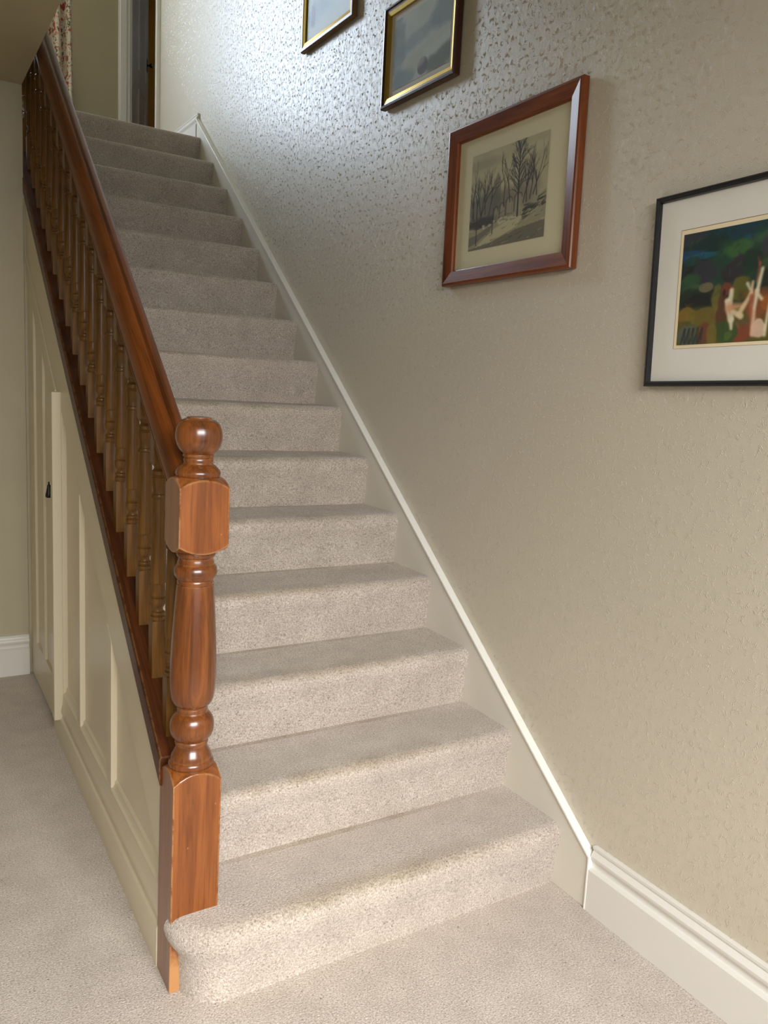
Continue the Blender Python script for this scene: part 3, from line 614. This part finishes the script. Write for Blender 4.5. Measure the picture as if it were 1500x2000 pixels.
# ================================================================ PICTURES
def s2l(a):
    a = np.clip(np.asarray(a, dtype=np.float64)/255.0, 0, 1)
    return np.where(a <= 0.04045, a/12.92, ((a+0.055)/1.055)**2.4)
class Art:
    """flat print drawn on a small grid; u to the right, v down, both 0..1"""
    def __init__(self, w, h, nx, base):
        self.nx = nx; self.ny = max(8, int(nx*h/w)); self.asp = h/w
        self.u, self.v = np.meshgrid(np.linspace(0, 1, self.nx), np.linspace(0, 1, self.ny))
        self.a = np.ones((self.ny, self.nx, 3))*np.array(base, float)
        self.rg = np.random.default_rng(5)
    def blend(self, m, col, k=1.0):
        m = np.clip(m*k, 0, 1)[..., None]; self.a = self.a*(1-m) + np.array(col, float)*m
    def noise(self, su, sv, seed):
        r = np.random.default_rng(seed); g = r.random((int(sv)+3, int(su)+3))
        x = self.u*su; y = self.v*sv; x0 = x.astype(int); y0 = y.astype(int); fx = x-x0; fy = y-y0
        fx = fx*fx*(3-2*fx); fy = fy*fy*(3-2*fy)
        return (g[y0, x0]*(1-fx)+g[y0, x0+1]*fx)*(1-fy) + (g[y0+1, x0]*(1-fx)+g[y0+1, x0+1]*fx)*fy
    def fbm(self, s, seed): return sum(self.noise(s*2**i, s*2**i*self.asp, seed+i)/2**(i+1) for i in range(4))
    def line(self, p, q, w0, w1, col, k=1.0, soft=0.0):
        (x0, y0), (x1, y1) = p, q; A = self.asp
        dx, dy = x1-x0, (y1-y0)*A; L2 = dx*dx+dy*dy+1e-12
        t = np.clip(((self.u-x0)*dx + (self.v-y0)*A*dy)/L2, 0, 1)
        d = np.hypot(self.u-(x0+t*dx), (self.v-y0)*A - t*dy); w = w0+(w1-w0)*t
        px = 0.7/self.nx + soft
        self.blend(np.clip((w+px-d)/(2*px), 0, 1)*np.clip(w/(0.35/self.nx), 0.25, 1), col, k)
    def ell(self, cx, cy, rx, ry, col, k=1.0, soft=0.25, seed=0, rag=0.0, rot=0.0):
        x, y = self.u-cx, (self.v-cy)
        if rot: x, y = x*math.cos(rot)+y*math.sin(rot), -x*math.sin(rot)+y*math.cos(rot)
        d = np.hypot(x/rx, y/ry) + (rag*(self.fbm(9, seed+40)-0.47)*2 if rag else 0)
        self.blend(np.clip((1-d)/soft+0.5, 0, 1), col, k)
    def poly(self, pts, col, k=1.0):
        inside = np.zeros_like(self.u, bool); n = len(pts); j = n-1
        for i in range(n):
            xi, yi = pts[i]; xj, yj = pts[j]
            c = ((yi > self.v) != (yj > self.v)) & (self.u < (xj-xi)*(self.v-yi)/(yj-yi+1e-12)+xi)
            inside ^= c; j = i
        self.blend(inside.astype(float), col, k)
    def tree(self, x, y, ang, L, w, depth, col, rg, k=0.9, spread=0.5):
        q = (x + L*math.sin(ang), y - L*math.cos(ang)/self.asp)
        self.line((x, y), q, w, w*0.7, col, k)
        if depth <= 0: return
        for i in range(rg.choice([2, 2, 3])):
            f = rg.uniform(0.55, 1.0)
            self.tree(x+(q[0]-x)*f, y+(q[1]-y)*f, ang + rg.uniform(-spread, spread), L*rg.uniform(0.55, 0.8), w*0.62, depth-1, col, rg, k*0.92, spread)

def art_drawing():
    A = Art(0.385, 0.297, 250, (176, 168, 132)); rg = random.Random(11)
    A.blend(np.clip(A.fbm(5, 1)*1.6-0.5, 0, 1), (150, 144, 116), 0.5)
    A.blend(np.clip(1-np.hypot(A.u-0.5, (A.v-0.25))*3, 0, 1), (188, 180, 142), 0.5)
    A.ell(0.9, 0.12, 0.3, 0.05, (190, 182, 146), 0.6, 0.8); A.ell(0.15, 0.12, 0.28, 0.05, (140, 134, 108), 0.5, 0.9)
    A.ell(0.20, 0.62, 0.26, 0.20, (92, 90, 78), 0.75, 0.5, 3, 0.6); A.ell(0.42, 0.58, 0.2, 0.16, (104, 100, 86), 0.75, 0.5, 4, 0.6)
    A.ell(0.62, 0.56, 0.2, 0.13, (120, 114, 94), 0.7, 0.6, 5, 0.5); A.ell(0.78, 0.50, 0.14, 0.18, (120, 114, 94), 0.5, 0.7, 6, 0.6)
    A.poly([(0.33, 0.62), (0.335, 0.33), (0.375, 0.24), (0.42, 0.34), (0.425, 0.62)], (100, 96, 82), 0.6)
    A.ell(0.25, 0.72, 0.3, 0.05, (58, 56, 50), 0.85, 0.7, 7, 0.5); A.ell(0.10, 0.74, 0.14, 0.04, (60, 58, 50), 0.8, 0.7, 8, 0.5)
    # abbey arches
    for ax, aw, at, ab in ((0.37, 0.030, 0.62, 0.74), (0.45, 0.030, 0.60, 0.73), (0.545, 0.045, 0.56, 0.72), (0.66, 0.05, 0.54, 0.68)):
        A.line((ax-aw, ab), (ax-aw, at), 0.008, 0.007, (84, 80, 68), 0.7); A.line((ax+aw, ab), (ax+aw, at), 0.008, 0.007, (150, 143, 116), 0.8)
        A.poly([(ax-aw*0.7, ab), (ax-aw*0.7, at+0.02), (ax-aw*0.2, at-0.01), (ax+aw*0.3, at-0.01), (ax+aw*0.7, at+0.03), (ax+aw*0.7, ab)], (170, 162, 130), 0.5)
        for i in range(8):
            a0, a1 = math.pi*(1-i/8), math.pi*(1-(i+1)/8)
            A.line((ax+aw*math.cos(a0), at+0.02-0.05*math.sin(a0)), (ax+aw*math.cos(a1), at+0.02-0.05*math.sin(a1)), 0.005, 0.005, (74, 71, 61), 0.7)
    # banks and path
    A.poly([(0, 0.80), (0.2, 0.78), (0.45, 0.74), (0.62, 0.70), (0.75, 0.66), (1, 0.54), (1, 1.0), (0, 1.0)], (150, 144, 112), 0.95)
    A.poly([(0.0, 0.86), (0.12, 0.84), (0.34, 0.76), (0.30, 0.83), (0.1, 0.93), (0, 0.96)], (104, 100, 82), 0.8)
    A.poly([(0.10, 0.97), (0.35, 0.82), (0.60, 0.74), (0.72, 0.75), (0.66, 0.84), (0.40, 0.92), (0.16, 1.0)], (192, 184, 146), 0.75)
    A.poly([(0.0, 0.985), (0.3, 0.95), (0.62, 0.87), (1.0, 0.83), (1, 1), (0, 1)], (96, 92, 76), 0.75)
    for i in range(26):
        x = rg.uniform(0.70, 0.96); y = 0.70 - (x-0.7)*0.42 + rg.uniform(-0.03, 0.10)
        A.line((x, y), (x+rg.uniform(0.04, 0.12), y-rg.uniform(0.01, 0.06)), 0.006, 0.002, (44, 43, 38), 0.7)
    for i in range(60):
        x = rg.uniform(0, 1); y = rg.uniform(0.66, 0.98)
        A.line((x, y), (x+rg.uniform(0.02, 0.09), y-rg.uniform(0.0, 0.03)), 0.004, 0.001, rg.choice([(70, 67, 58), (90, 86, 72), (184, 176, 142)]), 0.6)
    for i in range(14):
        x = rg.uniform(0.2, 0.62); A.ell(x, 0.80-0.12*x+rg.uniform(-.03, .03), 0.02, 0.014, (192, 184, 152), 0.7, 0.6)
    dk = (50, 49, 44)
    A.tree(0.655, 0.74, -0.02, 0.26, 0.0085, 0, dk, rg); A.tree(0.65, 0.42, 0.02, 0.16, 0.0075, 0, dk, rg)
    A.line((0.655, 0.72), (0.65, 0.0), 0.009, 0.003, dk)
    for yy in np.linspace(0.05, 0.52, 20):
        for sgn in (-1, 1):
            A.tree(0.651, yy, sgn*rg.uniform(0.35, 0.95), rg.uniform(0.05, 0.10), 0.0034, 3, (58, 56, 48), rg, 0.9, 0.45)
    for bx, by, an in ((0.16, 0.66, -0.25), (0.16, 0.66, 0.22), (0.16, 0.66, 0.5), (0.06, 0.70, -0.12), (0.10, 0.66, 0.05), (0.80, 0.60, 0.2), (0.76, 0.62, -0.05), (0.84, 0.56, 0.4), (0.04, 0.66, 0.1), (0.22, 0.64, -0.1), (0.27, 0.66, 0.3), (0.47, 0.60, 0.0), (0.55, 0.58, -0.2), (0.88, 0.58, -0.1), (0.72, 0.62, 0.3)):
        A.tree(bx, by, an, rg.uniform(0.13, 0.19), 0.0058, 4, (54, 52, 45), rg, 0.92, 0.45)
    A.line((0.11, 0.95), (0.10, 0.45), 0.007, 0.003, dk, 0.85); A.line((0.33, 0.86), (0.335, 0.60), 0.006, 0.003, dk, 0.9)
    return A.a

def art_abstract():
    A = Art(0.46, 0.262, 300, (24, 38, 33)); s = 0.50      # u below is in the visible part: multiply by s
    def e(cx, cy, rx, ry, col, k=0.9, soft=0.3, rag=0.9, rot=0.0): A.ell(cx*s, cy, rx*s, ry, col, k, soft, int(cx*97+cy*31), rag, rot)
    def l(p, q, w0, w1, col, k=0.9, soft=0.004): A.line((p[0]*s, p[1]), (q[0]*s, q[1]), w0*s, w1*s, col, k, soft)
    A.blend(np.clip(1.2-A.v*4, 0, 1), (22, 52, 56), 0.8)
    e(0.12, 0.05, 0.16, 0.09, (54, 52, 60)); e(0.75, 0.05, 0.35, 0.10, (20, 56, 66)); e(0.35, 0.13, 0.25, 0.07, (18, 46, 40))
    e(0.95, 0.12, 0.25, 0.05, (24, 84, 104), 0.8); e(0.10, 0.20, 0.16, 0.04, (26, 66, 104), 0.9); e(0.25, 0.215, 0.16, 0.022, (22, 92, 112), 0.8)
    e(0.14, 0.25, 0.12, 0.05, (32, 62, 54)); e(0.45, 0.40, 0.18, 0.16, (36, 72, 66), 0.6)
    e(0.68, 0.30, 0.30, 0.20, (30, 66, 44)); e(0.62, 0.20, 0.13, 0.055, (58, 98, 48), 0.9, 0.5, 0.8, -0.5); e(0.92, 0.13, 0.18, 0.05, (60, 94, 60), 0.8, 0.5, 0.8, -0.25)
    e(0.58, 0.38, 0.17, 0.11, (48, 40, 46), 0.9); e(0.98, 0.28, 0.16, 0.17, (60, 54, 64), 0.95); e(0.28, 0.37, 0.20, 0.11, (50, 48, 58), 0.9)
    e(0.80, 0.32, 0.10, 0.10, (26, 48, 34), 0.8)
    e(0.08, 0.42, 0.16, 0.08, (44, 80, 46), 0.95); e(0.16, 0.50, 0.20, 0.05, (58, 88, 46), 0.85); e(0.20, 0.57, 0.24, 0.08, (34, 46, 30), 0.95)
    e(0.30, 0.50, 0.07, 0.035, (112, 102, 76), 0.9); e(0.20, 0.62, 0.22, 0.06, (26, 28, 24), 0.9)
    A.blend(np.clip((A.v-0.64)*14, 0, 1), (96, 88, 32), 0.95)
    e(0.10, 0.72, 0.10, 0.06, (128, 104, 34)); e(0.30, 0.74, 0.16, 0.08, (110, 98, 36)); e(0.43, 0.62, 0.07, 0.13, (116, 106, 42), 0.9)
    e(0.50, 0.70, 0.07, 0.22, (92, 52, 34), 0.85); e(0.68, 0.52, 0.09, 0.10, (98, 94, 34), 0.95); e(0.68, 0.60, 0.06, 0.07, (84, 78, 28), 0.9)
    e(0.95, 0.44, 0.12, 0.16, (46, 58, 34), 0.9); e(0.97, 0.36, 0.10, 0.05, (56, 80, 50), 0.8); e(0.97, 0.54, 0.10, 0.10, (34, 40, 28), 0.9)
    e(0.86, 0.72, 0.16, 0.14, (136, 78, 40), 0.9); e(0.95, 0.70, 0.06, 0.07, (160, 92, 30), 0.8); e(0.70, 0.86, 0.14, 0.06, (110, 84, 64), 0.8); e(0.72, 0.93, 0.16, 0.06, (132, 66, 40), 0.9)
    e(0.52, 0.92, 0.10, 0.09, (58, 82, 36), 0.9); e(0.58, 0.95, 0.06, 0.05, (82, 110, 44), 0.8); e(0.30, 0.92, 0.07, 0.09, (112, 62, 44), 0.9); e(0.40, 0.92, 0.05, 0.10, (118, 104, 40), 0.9)
    e(0.11, 0.93, 0.12, 0.10, (92, 96, 82), 0.9, 0.3)
    for i in range(5):
        x = 0.05+i*0.05; l((x, 0.99), (x+0.04, 0.86), 0.008, 0.007, (30, 40, 40)); l((x+0.04, 0.86), (x+0.035, 0.98), 0.007, 0.005, (36, 46, 46))
    for i in range(170):
        x, y = rnd.uniform(0, 1.9), rnd.uniform(0.02, 0.98)
        c = rnd.choice([(30, 70, 60), (50, 90, 50), (46, 40, 52)]) if y < 0.6 else rnd.choice([(128, 106, 40), (72, 80, 34), (140, 84, 48)])
        l((x, y), (x+rnd.uniform(-.04, .06), y+rnd.uniform(-.06, .06)), 0.012, 0.004, c, 0.45)
    # pale figures
    wht, pk = (232, 220, 190), (206, 152, 112)
    e(0.53, 0.53, 0.05, 0.05, (128, 60, 36), 0.8); e(0.505, 0.56, 0.022, 0.045, (52, 26, 20), 0.9)
    l((0.585, 0.55), (0.575, 0.66), 0.022, 0.030, wht); l((0.545, 0.64), (0.60, 0.80), 0.028, 0.034, wht); l((0.58, 0.70), (0.70, 0.69), 0.05, 0.02, pk, 0.9, 0.012)
    l((0.60, 0.80), (0.61, 0.88), 0.026, 0.014, wht); l((0.68, 0.76), (0.79, 0.60), 0.026, 0.020, (222, 196, 158)); l((0.62, 0.74), (0.70, 0.78), 0.024, 0.03, (226, 204, 168))
    l((0.79, 0.60), (0.80, 0.50), 0.020, 0.012, (226, 190, 156)); l((0.745, 0.51), (0.775, 0.56), 0.016, 0.010, (208, 210, 190))
    l((0.80, 0.62), (0.82, 0.92), 0.024, 0.014, (170, 98, 70), 0.85); l((0.855, 0.36), (0.83, 0.30), 0.012, 0.004, (128, 60, 40)); l((0.84, 0.50), (0.855, 0.35), 0.014, 0.01, (150, 84, 58), 0.8)
    l((0.885, 0.40), (0.85, 0.58), 0.017, 0.02, wht); l((0.85, 0.58), (0.835, 0.72), 0.021, 0.016, (230, 214, 184)); l((0.85, 0.60), (0.90, 0.65), 0.02, 0.016, (220, 206, 176)); l((0.835, 0.74), (0.835, 0.94), 0.016, 0.024, (226, 190, 160))
    e(0.90, 0.90, 0.075, 0.07, (226, 190, 164), 0.95, 0.3); l((0.985, 0.66), (0.955, 0.95), 0.011, 0.018, wht)
    e(1.03, 0.88, 0.05, 0.07, (58, 70, 76), 0.9)
    # what continues under the glass to the right, outside the picture's visible half
    e(1.25, 0.35, 0.25, 0.2, (52, 60, 58)); e(1.35, 0.78, 0.3, 0.15, (112, 94, 44)); e(1.25, 0.7, 0.08, 0.2, (160, 110, 76)); e(1.55, 0.45, 0.15, 0.2, (40, 62, 48))
    A.a *= (0.93+0.14*A.fbm(30, 77))[..., None]
    return A.a

def art_mist(seed, base, tones, arch=False):
    A = Art(0.40, 0.30, 130, base)
    A.blend(np.clip(A.fbm(4, seed)*2-0.6, 0, 1), tones[0], 0.7)
    if arch:
        A.ell(0.08, 0.45, 0.13, 0.5, tones[1], 0.75, 0.5, 2, 0.5); A.ell(0.95, 0.22, 0.30, 0.22, tones[1], 0.75, 0.4, 3, 0.3, -0.5)
        A.ell(0.45, 0.42, 0.40, 0.10, tones[1], 0.55, 0.7, 4, 0.4, -0.25); A.ell(0.60, 0.60, 0.5, 0.05, (196, 202, 190), 0.8, 0.8, 5, 0.3, -0.2)
        A.ell(0.20, 0.90, 0.20, 0.14, tones[1], 0.8, 0.4, 6, 0.3); A.ell(0.55, 0.86, 0.09, 0.12, (112, 106, 118), 0.9, 0.2); A.ell(0.88, 0.86, 0.28, 0.14, (118, 126, 118), 0.85, 0.4, 7, 0.3, -0.3)
        A.ell(0.42, 0.75, 0.16, 0.12, (190, 196, 182), 0.7, 0.6, 8, 0.3)
    else:
        A.ell(0.75, 0.45, 0.5, 0.16, tones[1], 0.6, 0.6, 2, 0.4, -0.3); A.ell(0.3, 0.72, 0.4, 0.10, tones[1], 0.5, 0.7, 3, 0.4, -0.2)
        rg = random.Random(3)
        for bx in (0.11, 0.16):
            A.line((bx, 0.86), (bx, 0.58), 0.012, 0.004, (66, 78, 112), 0.8)
            for i in range(6):
                y = 0.62+i*0.04; A.line((bx, y), (bx-0.05, y+0.05), 0.006, 0.003, (80, 92, 124), 0.7); A.line((bx, y), (bx+0.05, y+0.04), 0.006, 0.003, (80, 92, 124), 0.7)
        A.line((0.30, 0.72), (0.38, 0.76), 0.008, 0.004, (92, 100, 124), 0.7); A.line((0.38, 0.76), (0.47, 0.70), 0.006, 0.003, (92, 100, 124), 0.7)
        A.ell(0.5, 0.97, 0.6, 0.10, (196, 206, 208), 0.8, 0.8)
    return A.a

def add_print(parent, w, h, x, arr, off=(0, 0)):
    """w along the wall (u=0 at the far, left end), centred at off=(dy, dz), at depth x in picture space"""
    ny, nx = arr.shape[:2]; lin = s2l(arr)
    yy = off[0] + w/2 - np.linspace(0, 1, nx)*w; zz = off[1] + h/2 - np.linspace(0, 1, ny)*h
    Y, Z = np.meshgrid(yy, zz)
    verts = np.stack([np.full_like(Y, x), Y, Z], -1).reshape(-1, 3)
    idx = np.arange(nx*ny).reshape(ny, nx)
    faces = np.stack([idx[:-1, :-1], idx[1:, :-1], idx[1:, 1:], idx[:-1, 1:]], -1).reshape(-1, 4)
    me = bpy.data.meshes.new('print'); me.from_pydata(verts.tolist(), [], faces.tolist())
    at = me.color_attributes.new('ink', 'FLOAT_COLOR', 'POINT')
    at.data.foreach_set('color', np.concatenate([lin.reshape(-1, 3), np.ones((nx*ny, 1))], 1).ravel().astype(np.float32))
    me.update(); me.materials.append(M['print'])
    o = bpy.data.objects.new('print', me); C.objects.link(o); o.parent = parent; return o

def picture(name, label, cy, cz, w, h, prof, mats, mat_mount, rot=0.0, tilt=0.0, group=None):
    """prof: (distance in from the outer edge, height off the wall) ; picture space: x=0 wall, -x into the hall"""
    root = empty(name, label, 'picture', (XW-0.002, cy, cz), group)
    root.rotation_euler = (math.radians(rot), math.radians(tilt), 0)
    for side in range(4):
        V, Fc = [], []; n = len(prof)
        for d, t in prof:
            a, b_ = w/2-d, h/2-d
            c = [((-a, -b_), (a, -b_)), ((a, -b_), (a, b_)), ((a, b_), (-a, b_)), ((-a, b_), (-a, -b_))][side]
            V += [(-t, c[0][0], c[0][1]), (-t, c[1][0], c[1][1])]
        for i in range(n):
            j = (i+1) % n; Fc.append((2*i, 2*i+1, 2*j+1, 2*j))
        Fc.append(tuple(range(0, 2*n, 2))); Fc.append(tuple(range(2*n-1, 0, -2)))
        link('frame_side', V, Fc, mats[side % 2], root)
    din = prof[-1][0] - 0.004
    a, b_ = w/2-din, h/2-din
    link('mount', *box(-0.008, -0.004, -a, a, -b_, b_), mat_mount, root)
    link('glass', *box(-0.0125, -0.0110, -a, a, -b_, b_), 'glass', root)
    return root
# 1: topmost, mostly above the frame of the photograph
p1 = picture('picture_frame', 'topmost picture, pale blue landscape print in bronze and gold frame', 1.845, 3.115, 0.512, 0.43,
             [(0, 0.002), (0, 0.020), (0.004, 0.024), (0.016, 0.024), (0.020, 0.018), (0.020, 0.002)], ['bronze', 'bronze'], 'white_mount')
def slip(p, w, h, d0, d1, x0, x1, mat, name='gilt_slip'):
    V, Fc = [], []
    for side in range(4):
        k = len(V)
        for d, t in ((d0, x0), (d0, x1), (d1, x1-0.004), (d1, x0)):
            a, b_ = w/2-d, h/2-d
            c = [((-a, -b_), (a, -b_)), ((a, -b_), (a, b_)), ((a, b_), (-a, b_)), ((-a, b_), (-a, -b_))][side]
            V += [(-t, c[0][0], c[0][1]), (-t, c[1][0], c[1][1])]
        for i in range(4):
            j = (i+1) % 4; Fc.append((k+2*i, k+2*i+1, k+2*j+1, k+2*j))
    o = link(name, V, Fc, mat, p); return o
slip(p1, 0.512, 0.43, 0.018, 0.034, 0.003, 0.022, 'gilt')
add_print(p1, 0.44, 0.35, -0.009, art_mist(3, (176, 200, 214), [(206, 222, 228), (140, 166, 186)]))
# 2
p2 = picture('picture_frame', 'misty grey-green landscape print in dark mahogany frame with gilt slip', 1.060, 2.652, 0.503, 0.360,
             [(0, 0.002), (0, 0.022), (0.003, 0.026), (0.010, 0.027), (0.014, 0.022), (0.022, 0.020), (0.022, 0.002)], ['mahogany', 'mahogany'], 'white_mount')
slip(p2, 0.503, 0.360, 0.020, 0.034, 0.003, 0.021, 'gilt')
add_print(p2, 0.385, 0.245, -0.009, art_mist(8, (194, 205, 202), [(214, 222, 214), (140, 158, 164)], True))
# 3
p3 = picture('picture_frame', 'pencil drawing of bare trees and arches in wide red-brown pine frame', 0.483, 2.040, 0.652, 0.510,
             [(0, 0.002), (0, 0.023), (0.003, 0.027), (0.009, 0.028), (0.046, 0.021), (0.048, 0.015), (0.050, 0.014), (0.050, 0.002)], ['frame_pine', 'frame_pine_z'], 'cream_mount', rot=-0.8)
add_print(p3, 0.385, 0.300, -0.0086, art_drawing(), (0.010, 0.0))
# 4
p4 = picture('picture_frame', 'colourful abstract landscape painting with white mount in thin black frame', -0.147-0.345, 1.712, 0.69, 0.460,
             [(0, 0.002), (0, 0.019), (0.003, 0.021), (0.005, 0.0195), (0.008, 0.021), (0.012, 0.018), (0.013, 0.012), (0.013, 0.002)], ['black', 'black'], 'white_mount', rot=-1.9)
a0 = 0.69/2-0.085
link('ruled_line', *box(-0.0085, -0.0078, -a0-0.006, a0+0.006, -0.139, 0.143), 'line', p4)
link('mount_bevel', *box(-0.0090, -0.0079, -a0-0.0048, a0+0.0048, -0.1385, 0.1415), 'ivory_line', p4)
add_print(p4, 2*a0-0.008, 0.262, -0.0094, art_abstract(), (0.0, 0.0))
